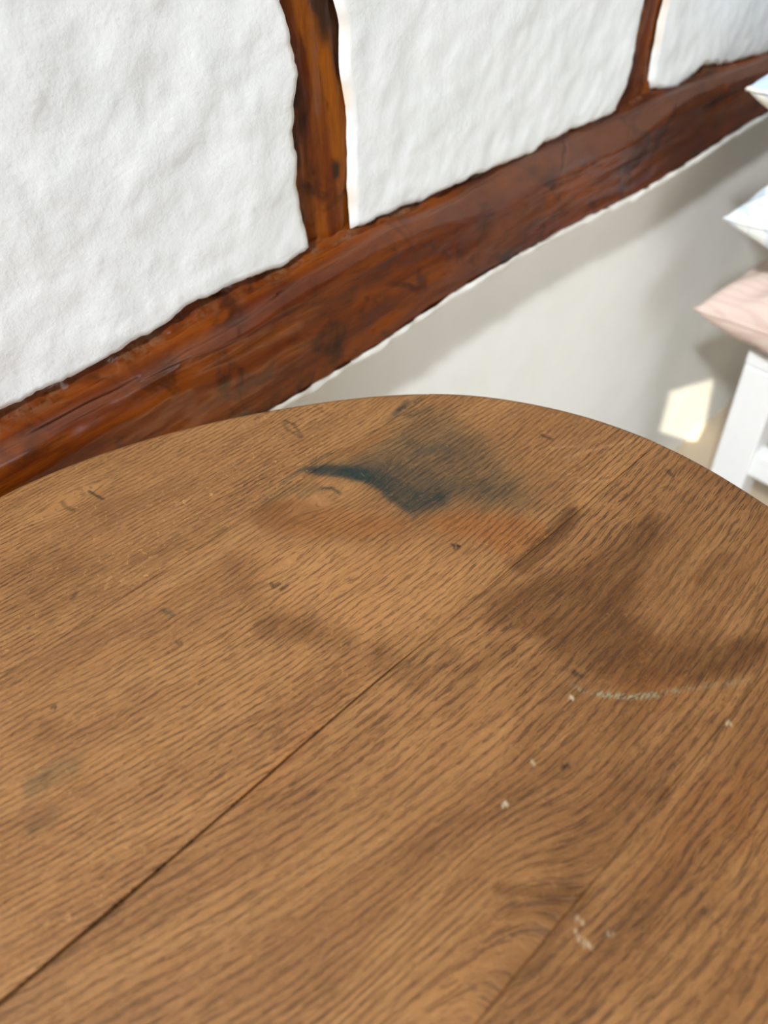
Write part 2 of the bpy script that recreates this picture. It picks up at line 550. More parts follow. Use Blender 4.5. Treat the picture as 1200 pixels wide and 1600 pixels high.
# dark knots and scorched patches (x, z, half width, half height, strength)
CHAR = [(.360, .935, .014, .030, .85), (.367, .90, .005, .024, .8), (.328, .885, .004, .016, .9), (.357, .822, .0045, .008, .9), (.322, .80, .004, .006, .7), (.333, .86, .003, .03, .4), (.325, .845, .004, .012, .5)]
stud(S1L, S1R, 101); stud(S2L, S2R, 131); stud(S3L, S3R, 151); stud(S0L, S0R, 171)


def panel(Lf, Rf, seed, fx0, fx1):
    n = int(abs(fx1 - fx0) / .0035) + 2
    V = []; P = []
    zr = nonuni(0, 0, .30, 1.0, .0035, .035)
    us = np.linspace(0, 1, n)
    W = {}
    zz2 = np.linspace(.70, ZC, 600)
    # a: columns, b: rows
    Z = np.zeros((len(zr), n)); X = np.zeros((len(zr), n))
    zb0 = .765
    for it in range(3):
        if it == 0:
            Z[:] = zb0 + np.where(zr < .30, zr, .30 + (zr - .30) / .70 * (ZC - zb0 - .30))[:, None]
        xl = Lf(Z); xr = Rf(Z)
        X = xl + (xr - xl) * us[None, :]
        zb = ip(RAIL_TOP, X) + .0016 * fbm(X / .008, X * 0, seed + 3, 3, .7) + .0022 * fbm(X / .022, X * 0 + .7, seed + 2, 2)
        s = np.where(zr < .30, zr, .30 + (zr - .30) / .70 * (ZC - .765 - .30))[:, None]
        Z = zb + s * (ZC - zb) / (ZC - .765)
    xl = Lf(Z); xr = Rf(Z); zb = ip(RAIL_TOP, X)
    e = np.minimum(np.minimum(X - xl, xr - X), np.maximum(Z - Z[0:1], 0) * 1.0)
    w = .0045
    q = np.clip(1 - e / w, 0, 1)
    roll = .005 * (1 - np.sqrt(np.clip(1 - q ** 2.4, 0, 1)))
    # lump of plaster drawn against the timbers
    ridge = -.0004 * np.exp(-((e - .013) / .008) ** 2) * (1 + fbm(X * 50, Z * 50, seed + 8, 2))
    d = .0018 * fbm(X * 9, Z * 9, seed, 3) + .0013 * fbm(X * 42, Z * 42, seed + 1, 3) + .0004 * fbm(X * 130, Z * 110, seed + 6, 2)
    d = d + .0016 * np.abs(fbm(X * 16 + 3, Z * 7, seed + 12, 3))
    Y = YP + roll + ridge + d
    P = (np.exp(-(e / .004) ** 2) * sst(.05, .35, fbm(X * 18, Z * 18, seed + 20, 2)) * .6)
    V = np.stack([X, Y, Z], -1).reshape(-1, 3)
    o = mesh_np('plaster_panel', V, gridf(len(zr), n), M['plaster'], wall)
    set_attr(o, 'putty', P.reshape(-1))
    return o


def edge_fn(T, sgn, seed, amp):
    return lambda Z: ix(T, Z) + amp * fbm(Z / .010, Z * 0 + .3, seed, 3, .6)


panel(edge_fn(S0R, 1, 1, .001), edge_fn(S1L, 1, 2, .0032), 201, -.42, .322)
panel(edge_fn(S1R, 1, 3, .0008), edge_fn(S2L, 1, 4, .0010), 231, .366, .72)
panel(edge_fn(S2R, 1, 5, .0009), edge_fn(S3L, 1, 6, .001), 261, .757, 1.26)
panel(lambda Z: ix(S3R, Z), lambda Z: Z * 0 + X1, 281, 1.32, 2.0)
panel(lambda Z: Z * 0 + X0, lambda Z: ix(S0L, Z), 291, -2.0, -.48)

# ------------------------------------------------------------------ setting: rest of the room
YR = -2.2


def struct(name, bm, mat, label):
    o = obj_bm(name, bm, mat)
    tag(o, label, kind='structure')
    return o


struct('floor', box_bm(X0 - .1, X1 + .1, YR - .1, .62, -.08, 0), M['floor'], 'pale tan floor below the white stool')


def holed(u0, u1, v0, v1, poly, mk, t0, t1):
    """slab u0..u1 x v0..v1 with a four-cornered hole (corners ordered u0v0,u1v0,u1v1,u0v1)"""
    outer = [(u0, v0), (u1, v0), (u1, v1), (u0, v1)]
    bm = bmesh.new()
    A = [[bm.verts.new(mk(p, t)) for p in outer] for t in (t0, t1)]
    B = [[bm.verts.new(mk(p, t)) for p in poly] for t in (t0, t1)]
    for i in range(4):
        j = (i + 1) % 4
        for k in (0, 1): bm.faces.new((A[k][i], A[k][j], B[k][j], B[k][i]))
        bm.faces.new((B[0][i], B[0][j], B[1][j], B[1][i]))
        bm.faces.new((A[0][i], A[0][j], A[1][j], A[1][i]))
    return bm


struct('wall_left', box_bm(X0 - .1, X0, YR - .1, .62, 0, ZC), M['room'], 'plain pale wall at the other end of the room')
rx0, rx1, rz0, rz1 = -.6, .8, .95, 2.15  # opening added for the rear fill lamp
struct('wall_back', holed(X0 - .1, X1 + .1, 0, ZC, [(rx0, rz0), (rx1, rz0), (rx1, rz1), (rx0, rz1)], lambda p, t: (p[0], t, p[1]), YR, YR - .1), M['room'], 'plain pale wall behind the camera with an opening added for the fill light')
struct('wall_right', box_bm(X1, X1 + .1, YR - .1, .62, 0, ZC), M['room'], 'plain pale wall beyond the white stool')
# unseen ceiling opening, shaped to cut the sun patch on the wall
SUN_PATCH = [(1.070, .198), (1.243, .128), (1.290, -.070), (1.075, .100)]
hole = []
for (px, pz) in SUN_PATCH:
    t = (ZC - pz) / .90
    hole.append((px - t, YL - .22 * t))
ceil_bm = bmesh.new()
hb = hole
mk = lambda p, t: (p[0], p[1], t)
cx_ = sum(p[0] for p in hb) / 4; cy_ = sum(p[1] for p in hb) / 4
hs = sorted(hb, key=lambda p: math.atan2(p[1] - cy_, p[0] - cx_))


def order_to(hs_, c_):
    return [min(hs_, key=lambda p: (p[0] - c_[0]) * -sx_ + (p[1] - c_[1]) * -sy_) for sx_, sy_ in ((-1, -1), (1, -1), (1, 1), (-1, 1))]


# the first opening is a narrow lean quad: order its corners by going round from the lowest-left one
s0 = min(range(4), key=lambda i: hs[i][0] + hs[i][1])
hs = [hs[(i + s0) % 4] for i in range(4)]
ceil = struct('ceiling', holed(X0 - .1, X1 + .1, -.50, .62, hs, mk, ZC, ZC + .004), M['ceil'], 'white ceiling with unseen openings shaped for the sun')
FX0, FX1, FY0, FY1 = .45, .95, -.80, -.45          # unseen floor sunlit through an added opening, to bounce light onto the cushions
ts = ZC / .90
obj_bm('ceiling_panel', holed(X0 - .1, X1 + .1, YR - .1, -.50, [(FX0 - ts, FY0 - .22 * ts), (FX1 - ts, FY0 - .22 * ts), (FX1 - ts, FY1 - .22 * ts), (FX0 - ts, FY1 - .22 * ts)], mk, ZC, ZC + .004), M['ceil'], ceil)


def window(name, axis, c0, c1, z0, z1, pos, label, mull):
    bm = bmesh.new()
    def bx(a0, a1, b0, b1, d0, d1, bmx):
        if axis == 'x': box_bm(d0, d1, a0, a1, b0, b1, 0, bmx)
        else: box_bm(a0, a1, d0, d1, b0, b1, 0, bmx)
    f = .04; d0, d1 = pos - .03, pos + .01
    bx(c0, c1, z0, z0 + f, d0, d1, bm); bx(c0, c1, z1 - f, z1, d0, d1, bm)
    bx(c0, c0 + f, z0, z1, d0, d1, bm); bx(c1 - f, c1, z0, z1, d0, d1, bm)
    o = struct(name, bm, M['frame'], label)
    for i in range(mull):
        c = c0 + (c1 - c0) * (i + 1) / (mull + 1)
        b2 = bmesh.new(); bx(c - .015, c + .015, z0 + f, z1 - f, d0, d1, b2)
        obj_bm('mullion', b2, M['frame'], o)
    for i in range(mull + 1):
        a = c0 + f + (c1 - c0 - 2 * f) * i / (mull + 1) + .015 * (i > 0); b = c0 + f + (c1 - c0 - 2 * f) * (i + 1) / (mull + 1) - .015 * (i < mull)
        b3 = bmesh.new(); bx(a, b, z0 + f, z1 - f, pos - .012, pos - .008, b3)
        obj_bm('pane', b3, M['glass'], o)
    return o


bm = bmesh.new()  # frame and pane added below the solid ceiling, around the key lamp
fx, fy, fs = -2.28, -.78, .36
for q in ((fx - fs, fx + fs, fy - fs, fy - fs + .04), (fx - fs, fx + fs, fy + fs - .04, fy + fs), (fx - fs, fx - fs + .04, fy - fs + .04, fy + fs - .04), (fx + fs - .04, fx + fs, fy - fs + .04, fy + fs - .04)):
    box_bm(*q, ZC - .03, ZC, 0, bm)
w1 = struct('key_lamp_frame', bm, M['frame'], 'white frame added under the ceiling around the key light')
obj_bm('pane', box_bm(fx - fs + .04, fx + fs - .04, fy - fs + .04, fy + fs - .04, ZC - .012, ZC - .008), M['glass'], w1)
window('fill_window', 'y', rx0, rx1, rz0, rz1, YR - .04, 'unseen white-framed window added behind the camera for the fill light', 2)  # unseen, added around the rear fill lamp

# ------------------------------------------------------------------ round oak table
TZ, TX, TY, TR, TH = .74, .0616, .094, .302, .021
OUT = np.array([(91.6, 0.3092), (84.3, 0.3045), (76.7, 0.3009), (68.9, 0.2973), (60.9, 0.2962), (54.4, 0.2967), (47.9, 0.2996), (40.7, 0.3033), (35.3, 0.3063), (29.0, 0.3072), (21.2, 0.3072), (13.5, 0.3056), (5.6, 0.3021), (-2.6, 0.2959)])
STAINS = [
('ink', 'p', [(0.2236, 0.2738), (0.2591, 0.2769), (0.2927, 0.2644), (0.2923, 0.2211), (0.2873, 0.1825), (0.2727, 0.1573), (0.2505, 0.1757), (0.2276, 0.2032), (0.2116, 0.2153), (0.2119, 0.2445)], 0.034, 0.26),
('ink', 'p', [(0.2007, 0.286), (0.214, 0.2836), (0.2349, 0.2804), (0.2519, 0.2781), (0.2712, 0.2776), (0.2899, 0.2673), (0.2943, 0.2493), (0.2874, 0.222), (0.2818, 0.1997), (0.2764, 0.1808), (0.2671, 0.1687), (0.2535, 0.1783), (0.2446, 0.1895), (0.2358, 0.2034), (0.2262, 0.2068), (0.2116, 0.2153), (0.21, 0.2318), (0.2109, 0.2516), (0.2044, 0.2698), (0.2078, 0.2795)], 0.016, 0.46),
('ink', 'p', [(0.1904, 0.2887), (0.1967, 0.2902), (0.2064, 0.2826), (0.2188, 0.2675), (0.2261, 0.2529), (0.2276, 0.2286), (0.2386, 0.2136), (0.2305, 0.2059), (0.211, 0.2146), (0.2095, 0.2302), (0.2107, 0.2421), (0.2094, 0.2539), (0.2042, 0.2638), (0.1947, 0.2789)], 0.0045, 0.62),
('ink', 'p', [(0.1914, 0.2893), (0.1988, 0.288), (0.2098, 0.2759), (0.2182, 0.2595), (0.2135, 0.2489), (0.2066, 0.262), (0.196, 0.2775), (0.191, 0.2834)], 0.0025, 0.55),
('ink', 'p', [(0.196, 0.2893), (0.2097, 0.2816), (0.2282, 0.2674), (0.2416, 0.2425), (0.2468, 0.2111), (0.2305, 0.2059), (0.211, 0.2146), (0.2095, 0.2302), (0.2107, 0.2421), (0.2087, 0.2576), (0.1964, 0.278)], 0.009, 0.38),
('ink', 'p', [(0.1922, 0.2885), (0.1974, 0.2887), (0.2061, 0.2822), (0.2175, 0.2672), (0.22, 0.2476), (0.2156, 0.2312), (0.2168, 0.2178), (0.2116, 0.2153), (0.2102, 0.2309), (0.2114, 0.2429), (0.2101, 0.2547), (0.2049, 0.2646), (0.1964, 0.278)], 0.003, 0.55),
('ink', 'p', [(0.2268, 0.2331), (0.2501, 0.2244), (0.2657, 0.1933), (0.2566, 0.1808), (0.2382, 0.2031), (0.2269, 0.2075), (0.2116, 0.2153)], 0.01, 0.3),
('ink', 'l', [(0.1904, 0.2681), (0.1938, 0.2646), (0.1942, 0.2582)], (0.0009, 0.0018), 0.8),
('ink', 'l', [(0.1772, 0.2727), (0.1887, 0.269)], (0.001, 0.004), 0.35),
('ink', 'l', [(0.1759, 0.2889), (0.1851, 0.2895), (0.1954, 0.2899)], (0.0012, 0.0018), 0.6),
('ink', 'l', [(0.1612, 0.2853), (0.1742, 0.2808), (0.1885, 0.2745)], (0.003, 0.004), 0.3),
('ink', 'l', [(0.2003, 0.2897), (0.2086, 0.2892), (0.2128, 0.2882)], (0.0015, 0.002), 0.5),
('ink', 'l', [(0.2657, 0.286), (0.273, 0.2876), (0.2789, 0.2889)], (0.0015, 0.0035), 0.6),
('ink', 'l', [(0.2605, 0.2842), (0.2793, 0.2857), (0.2867, 0.2873)], (0.003, 0.005), 0.3),
('ink', 'l', [(0.2712, 0.2776), (0.2828, 0.2747)], (0.002, 0.004), 0.4),
('ink', 'l', [(0.2541, 0.2605), (0.2534, 0.2488), (0.2663, 0.2396)], (0.003, 0.005), 0.25),
('ink', 'l', [(-0.0182, 0.2204), (-0.0106, 0.2203), (-0.0017, 0.2165)], (0.0035, 0.006), 0.42),
('ink', 'l', [(-0.0251, 0.2038), (-0.0182, 0.2027)], (0.003, 0.006), 0.3),
('ink', 'l', [(0.0745, 0.2612), (0.076, 0.2575), (0.0763, 0.2544)], (0.0016, 0.0015), 0.55),
('umber', 'p', [(0.2365, 0.1293), (0.2966, 0.14), (0.3496, 0.1075), (0.3318, 0.0452), (0.2261, -0.008), (0.1464, 0.0213), (0.1341, 0.0706), (0.165, 0.1194)], 0.045, 0.3),
('umber', 'p', [(0.1157, 0.0621), (0.24, -0.001), (0.1289, -0.057), (0.0663, 0.0033), (0.0478, 0.0342)], 0.04, 0.22),
('umber', 'p', [(0.1823, 0.1409), (0.2006, 0.1507), (0.2232, 0.1397), (0.2469, 0.131), (0.2708, 0.1258), (0.3058, 0.1251), (0.3123, 0.117), (0.2904, 0.1059), (0.2655, 0.1001), (0.2422, 0.0918), (0.2398, 0.07), (0.2664, 0.0513), (0.2688, 0.0359), (0.2497, 0.035), (0.2222, 0.0518), (0.1993, 0.0746), (0.1955, 0.0939), (0.1962, 0.1137), (0.1894, 0.1283)], 0.007, 0.62),
('umber', 'p', [(0.2283, 0.103), (0.2551, 0.1106), (0.2716, 0.1061), (0.2574, 0.0965), (0.2422, 0.0918), (0.228, 0.0766), (0.2118, 0.0727), (0.2048, 0.0896)], 0.008, 0.3),
('umber', 'l', [(0.2263, 0.1487), (0.2468, 0.1501), (0.2752, 0.1534)], (0.005, 0.006), 0.75),
('umber', 'l', [(0.2353, 0.1043), (0.2477, 0.1033), (0.2632, 0.1024)], (0.003, 0.005), 0.45),
('umber', 'l', [(0.2855, 0.0769), (0.3057, 0.0778)], (0.004, 0.007), 0.45),
('umber', 'l', [(0.2465, 0.0431), (0.2667, 0.038)], (0.006, 0.008), 0.6),
('umber', 'p', [(0.1472, 0.2852), (0.157, 0.286), (0.1755, 0.2707), (0.1852, 0.2536), (0.1654, 0.2527), (0.1466, 0.2636), (0.1424, 0.2747)], 0.005, 0.42),
('umber', 'p', [(0.0308, 0.3557), (0.0581, 0.3413), (0.0737, 0.3124), (0.0695, 0.2856), (0.0442, 0.2877), (0.0229, 0.295), (0.0062, 0.3036)], 0.014, 0.3),
('umber', 'p', [(0.0805, 0.3603), (0.1181, 0.3442), (0.1431, 0.3341), (0.1476, 0.314), (0.1147, 0.3183), (0.0808, 0.3317)], 0.012, 0.28),
('umber', 'p', [(0.1211, 0.2709), (0.1244, 0.2548), (0.1173, 0.2316), (0.1168, 0.2149), (0.1243, 0.1936), (0.1161, 0.1937), (0.1039, 0.2195), (0.1054, 0.2435)], 0.01, 0.35),
('umber', 'l', [(0.1061, 0.2118), (0.1197, 0.1981), (0.1296, 0.1803)], (0.005, 0.009), 0.38),
('umber', 'l', [(0.0825, 0.2971), (0.1063, 0.2925), (0.1269, 0.285)], (0.004, 0.009), 0.3),
('umber', 'p', [(-0.005, 0.2595), (0.0064, 0.2436), (0.0028, 0.2248), (-0.0076, 0.2351), (-0.0131, 0.2493)], 0.008, 0.4),
('umber', 'p', [(0.0985, 0.0476), (0.1173, 0.031), (0.1018, 0.0283), (0.0879, 0.0387), (0.0861, 0.0499)], 0.007, 0.4),
('umber', 'l', [(0.0953, 0.0514), (0.1065, 0.0382), (0.1168, 0.0291)], (0.002, 0.0025), 0.6),
('umber', 'l', [(0.1074, 0.0357), (0.1243, 0.0394), (0.1645, 0.0368)], (0.007, 0.008), 0.35),
('umber', 'l', [(0.1686, 0.027), (0.1752, 0.0282)], (0.002, 0.002), 0.5),
('umber', 'l', [(0.0629, 0.0265), (0.088, 0.0264), (0.1153, 0.028)], (0.005, 0.01), 0.3),
('umber', 'l', [(0.1101, 0.008), (0.1243, 0.0064), (0.1645, 0.0036)], (0.004, 0.008), 0.3),
('umber', 'l', [(0.0785, 0.0842), (0.1122, 0.0729), (0.1588, 0.0624)], (0.003, 0.009), 0.25),
('umber', 'l', [(0.1397, 0.1206), (0.1774, 0.1221)], (0.006, 0.009), 0.25),
('umber', 'l', [(0.1354, 0.1589), (0.1388, 0.1405), (0.1572, 0.1371)], (0.006, 0.009), 0.3),
('umber', 'p', [(0.3628, 0.1322), (0.365, 0.0845), (0.3384, 0.0702), (0.3431, 0.0997), (0.3456, 0.1342)], 0.01, 0.3),
('orange', 'p', [(0.2121, 0.2107), (0.2276, 0.2032), (0.2408, 0.1933), (0.2517, 0.1767), (0.2595, 0.1625), (0.2559, 0.1486), (0.2389, 0.1504), (0.2247, 0.1584), (0.2218, 0.1787), (0.214, 0.1952)], 0.007, 0.58),
('orange', 'p', [(0.1541, 0.2852), (0.1762, 0.2715), (0.1921, 0.2394), (0.2108, 0.212), (0.2016, 0.2078), (0.1785, 0.2245), (0.1573, 0.2487), (0.1461, 0.2689)], 0.007, 0.45),
('orange', 'p', [(0.2321, 0.2832), (0.2535, 0.2827), (0.2639, 0.2807), (0.2431, 0.2718), (0.2236, 0.2738), (0.2035, 0.2863), (0.1933, 0.2921)], 0.005, 0.4),
('orange', 'p', [(0.0354, 0.1521), (0.0613, 0.1544), (0.1041, 0.1607), (0.1195, 0.1598), (0.0872, 0.1501), (0.0468, 0.1447)], 0.009, 0.4),
('orange', 'p', [(0.2268, 0.0831), (0.2441, 0.0657), (0.2382, 0.0416), (0.2114, 0.045), (0.1937, 0.0671), (0.1984, 0.0812)], 0.012, 0.4),
('orange', 'p', [(0.1878, 0.0177), (0.2254, 0.0091), (0.1825, -0.014), (0.1681, 0.0001)], 0.014, 0.35),
('orange', 'p', [(0.174, 0.0274), (0.1992, 0.0185), (0.1645, 0.0036), (0.1373, 0.0065), (0.1343, 0.0161)], 0.012, 0.3),
('pale', 'p', [(0.1264, 0.2721), (0.1472, 0.2644), (0.176, 0.2218), (0.2022, 0.1985), (0.2182, 0.1662), (0.1921, 0.1563), (0.1546, 0.1606), (0.1315, 0.173), (0.126, 0.2056), (0.1222, 0.2325)], 0.014, 0.5),
('pale', 'p', [(0.0995, 0.1379), (0.1295, 0.1354), (0.1624, 0.1171), (0.1735, 0.0917), (0.1414, 0.0837), (0.1011, 0.1031)], 0.016, 0.25),
('pale', 'p', [(0.2939, 0.1645), (0.3066, 0.1298), (0.2993, 0.1166), (0.2732, 0.1234), (0.254, 0.1428)], 0.012, 0.3),
('chalk', 'l', [(0.1876, 0.0867), (0.1895, 0.0801), (0.1944, 0.0729)], (0.0006, 0.001), 0.45),
('chalk', 'l', [(0.193, 0.0751), (0.1972, 0.0696), (0.2003, 0.0665)], (0.0012, 0.0012), 0.9),
('chalk', 'l', [(0.2008, 0.0651), (0.2052, 0.0612), (0.2112, 0.0566)], (0.0012, 0.0012), 0.85),
('chalk', 'l', [(0.2112, 0.0566), (0.2165, 0.0532), (0.2205, 0.0507)], (0.0007, 0.0012), 0.6),
('chalk', 'l', [(0.2205, 0.0507), (0.2305, 0.0436), (0.248, 0.0309)], (0.0006, 0.0015), 0.3),
('speck', 'l', [(0.1222, 0.0721), (0.123, 0.0714)], (0.0007, 0.0005), 0.96),
('speck', 'l', [(0.1821, 0.0832), (0.1829, 0.0824)], (0.0007, 0.0005), 0.84),
('speck', 'l', [(0.2211, 0.0264), (0.2219, 0.0256)], (0.0007, 0.0005), 0.6),
('speck', 'l', [(0.1078, 0.0241), (0.1081, 0.0234)], (0.0006, 0.0007), 0.45),
('speck', 'l', [(0.1084, 0.0216), (0.1088, 0.0209)], (0.0006, 0.0007), 0.45),
('speck', 'l', [(0.1042, 0.0214), (0.1045, 0.0207)], (0.0006, 0.0007), 0.45),
('speck', 'l', [(0.1032, 0.0162), (0.1035, 0.0156)], (0.0006, 0.0007), 0.45),
('speck', 'l', [(0.1031, 0.0185), (0.1034, 0.0178)], (0.0006, 0.0007), 0.45),
('speck', 'l', [(0.1127, 0.0121), (0.1131, 0.0115)], (0.0006, 0.0007), 0.45),
('speck', 'l', [(0.1035, 0.015), (0.1038, 0.0144)], (0.0006, 0.0007), 0.45),
('speck', 'l', [(0.1452, 0.0754), (0.1456, 0.0746)], (0.0006, 0.0007), 0.45),
('black', 'l', [(0.2113, 0.1854), (0.2137, 0.1816)], (0.0009, 0.0007), 1.0),
('black', 'l', [(0.2108, 0.1827), (0.2119, 0.1809)], (0.0007, 0.0006), 0.8),
('black', 'l', [(0.153, 0.0648), (0.1555, 0.064)], (0.0012, 0.0008), 1.0),
('black', 'l', [(0.0075, 0.25), (0.0079, 0.249)], (0.0008, 0.0008), 0.9),
('black', 'l', [(-0.0006, 0.2753), (0.0006, 0.2751)], (0.0006, 0.0007), 0.6),
('black', 'l', [(0.0201, 0.3), (0.0206, 0.2996)], (0.0006, 0.0007), 0.5),
('black', 'l', [(0.0692, 0.239), (0.0704, 0.2368)], (0.001, 0.0009), 0.6),
('black', 'l', [(0.2122, 0.3324), (0.2086, 0.3247), (0.2094, 0.3117)], (0.0004, 0.0008), 0.5),
('black', 'l', [(0.2135, 0.332), (0.2143, 0.324), (0.2104, 0.3116)], (0.0004, 0.0008), 0.65),
('black', 'l', [(0.1249, 0.2316), (0.1287, 0.2314)], (0.0009, 0.0007), 0.75),
('black', 'l', [(0.126, 0.2275), (0.1312, 0.2276)], (0.0008, 0.0007), 0.7),
('black', 'l', [(0.1258, 0.2349), (0.1242, 0.2317)], (0.0007, 0.0006), 0.6),
('black', 'l', [(0.0916, 0.366), (0.0927, 0.3597), (0.0943, 0.3536)], (0.0005, 0.001), 0.7),
('black', 'l', [(0.0759, 0.3687), (0.0754, 0.3633), (0.0776, 0.3582)], (0.0006, 0.0018), 0.45),
('black', 'l', [(0.3152, 0.2068), (0.3163, 0.1997)], (0.001, 0.0012), 0.7),
('black', 'l', [(0.2701, 0.287), (0.2756, 0.2867)], (0.0009, 0.0016), 0.6),
('black', 'l', [(0.1942, 0.0903), (0.1949, 0.0867)], (0.0014, 0.0016), 0.7),
('black', 'l', [(0.045, 0.3013), (0.0488, 0.3028)], (0.001, 0.001), 0.6),
('black', 'l', [(0.3415, 0.1346), (0.3401, 0.1307)], (0.001, 0.0015), 0.6),
('black', 'l', [(0.1808, 0.2741), (0.2006, 0.2487)], (0.0006, 0.0008), 0.0),
('scratch', 'l', [(0.3076, 0.1842), (0.3271, 0.1754), (0.3484, 0.165)], (0.00035, 0.0005), 0.5),
('scratch', 'l', [(0.2985, 0.1657), (0.3109, 0.1545)], (0.00035, 0.0005), 0.5),
('scratch', 'l', [(0.3094, 0.1953), (0.3215, 0.1853)], (0.00035, 0.0005), 0.5),
('scratch', 'l', [(0.061, 0.2941), (0.0672, 0.3)], (0.00035, 0.0005), 0.5),
('scratch', 'l', [(0.0682, 0.2899), (0.0712, 0.2929)], (0.00035, 0.0005), 0.5),
('scratch', 'l', [(0.0776, 0.2957), (0.0929, 0.2943)], (0.00035, 0.0005), 0.5)]
table = bpy.data.objects.new('round_table', None)
COL.objects.link(table)
table.location = (0, 0, 0)
tag(table, 'round old oak table with a dark ink stain and ring mark on its timeworn boards', 'table')

th = np.radians(np.arange(-180, 181, .5))
od = OUT[np.argsort(OUT[:, 0])]
ang = np.r_[-180, -60, od[:, 0], 150, 180]
rad = np.r_[.302, .300, od[:, 1], .304, .302]
rr_ = np.interp(np.degrees(th), ang, rad)
ker = np.hanning(41); ker /= ker.sum()
rr_ = np.convolve(np.r_[rr_[-41:-1], rr_, rr_[1:41]], ker, 'same')[40:-40]
FIL = .0045
ox = TX + (rr_ - FIL) * np.cos(th); oy = TY + (rr_ - FIL) * np.sin(th)
it_, ib_ = int(np.argmax(oy)), int(np.argmin(oy))
ymax, ymin = oy[it_], oy[ib_]
right = [(oy[i % 720], ox[i % 720]) for i in range(ib_, it_ + 1)]
left = [(oy[i % 720], ox[i % 720]) for i in range(it_, ib_ + 721)]
right = np.array(sorted(right)); left = np.array(sorted(left))
xr_f = lambda y: np.interp(y, right[:, 0], right[:, 1])
xl_f = lambda y: np.interp(y, left[:, 0], left[:, 1])


def out_normal(x, y):
    a = math.atan2(y - TY, x - TX)
    i = a
    r0 = np.interp(a - .01, th, rr_); r1 = np.interp(a + .01, th, rr_)
    dr = (r1 - r0) / .02; r = (r0 + r1) / 2
    tx = dr * math.cos(a) - r * math.sin(a); ty = dr * math.sin(a) + r * math.cos(a)
    l = math.hypot(tx, ty)
    return ty / l, -tx / l


def ring_field(x, y):
    return y + .325 * x - 1.039 * x * x - .737 * x * y + .517 * x ** 3 + 2.461 * x * x * y + .048 * x * y * y


def mask_poly(X, Y, pts, fe):
    inside = np.zeros(X.shape, bool); dist = np.full(X.shape, 1e9)
    n = len(pts)
    for i in range(n):
        x0, y0 = pts[i]; x1, y1 = pts[(i + 1) % n]
        c = ((y0 > Y) != (y1 > Y)) & (X < (x1 - x0) * (Y - y0) / ((y1 - y0) or 1e-9) + x0)
        inside ^= c
        dx, dy = x1 - x0, y1 - y0
        t = np.clip(((X - x0) * dx + (Y - y0) * dy) / (dx * dx + dy * dy + 1e-12), 0, 1)
        dist = np.minimum(dist, np.hypot(X - x0 - t * dx, Y - y0 - t * dy))
    sd = np.where(inside, dist, -dist)
    return sst(-fe * .6, fe, sd)


def mask_line(X, Y, pts, w, fe):
    dist = np.full(X.shape, 1e9)
    for (x0, y0), (x1, y1) in zip(pts[:-1], pts[1:]):
        dx, dy = x1 - x0, y1 - y0
        t = np.clip(((X - x0) * dx + (Y - y0) * dy) / (dx * dx + dy * dy + 1e-12), 0, 1)
        dist = np.minimum(dist, np.hypot(X - x0 - t * dx, Y - y0 - t * dy))
    return 1 - sst(w * .5, w * .5 + fe, dist)


# knots bend the grain: (x, y, radius, strength)
KNOTS = [(.197, .262, .016, .010), (.283, .287, .012, .008), (.205, .345, .008, .005), (.080, .368, .010, .006), (.140, .239, .008, .003), (.152, .205, .006, .002)]
JOINTS = [-.24, -.10, .0275, .152, .283]
bounds = [float(ymin)] + [j for j in JOINTS if j > ymin + .01] + [float(ymax)]


def crack_gap(x):       # half width of the open joint in the middle of the top
    return .00018 + .00062 * (1 - sst(.125, .168, x)) * (1 + .35 * vnoise(x * 60, .5, 9)) * (.75 + .5 * sst(.05, -.05, x))


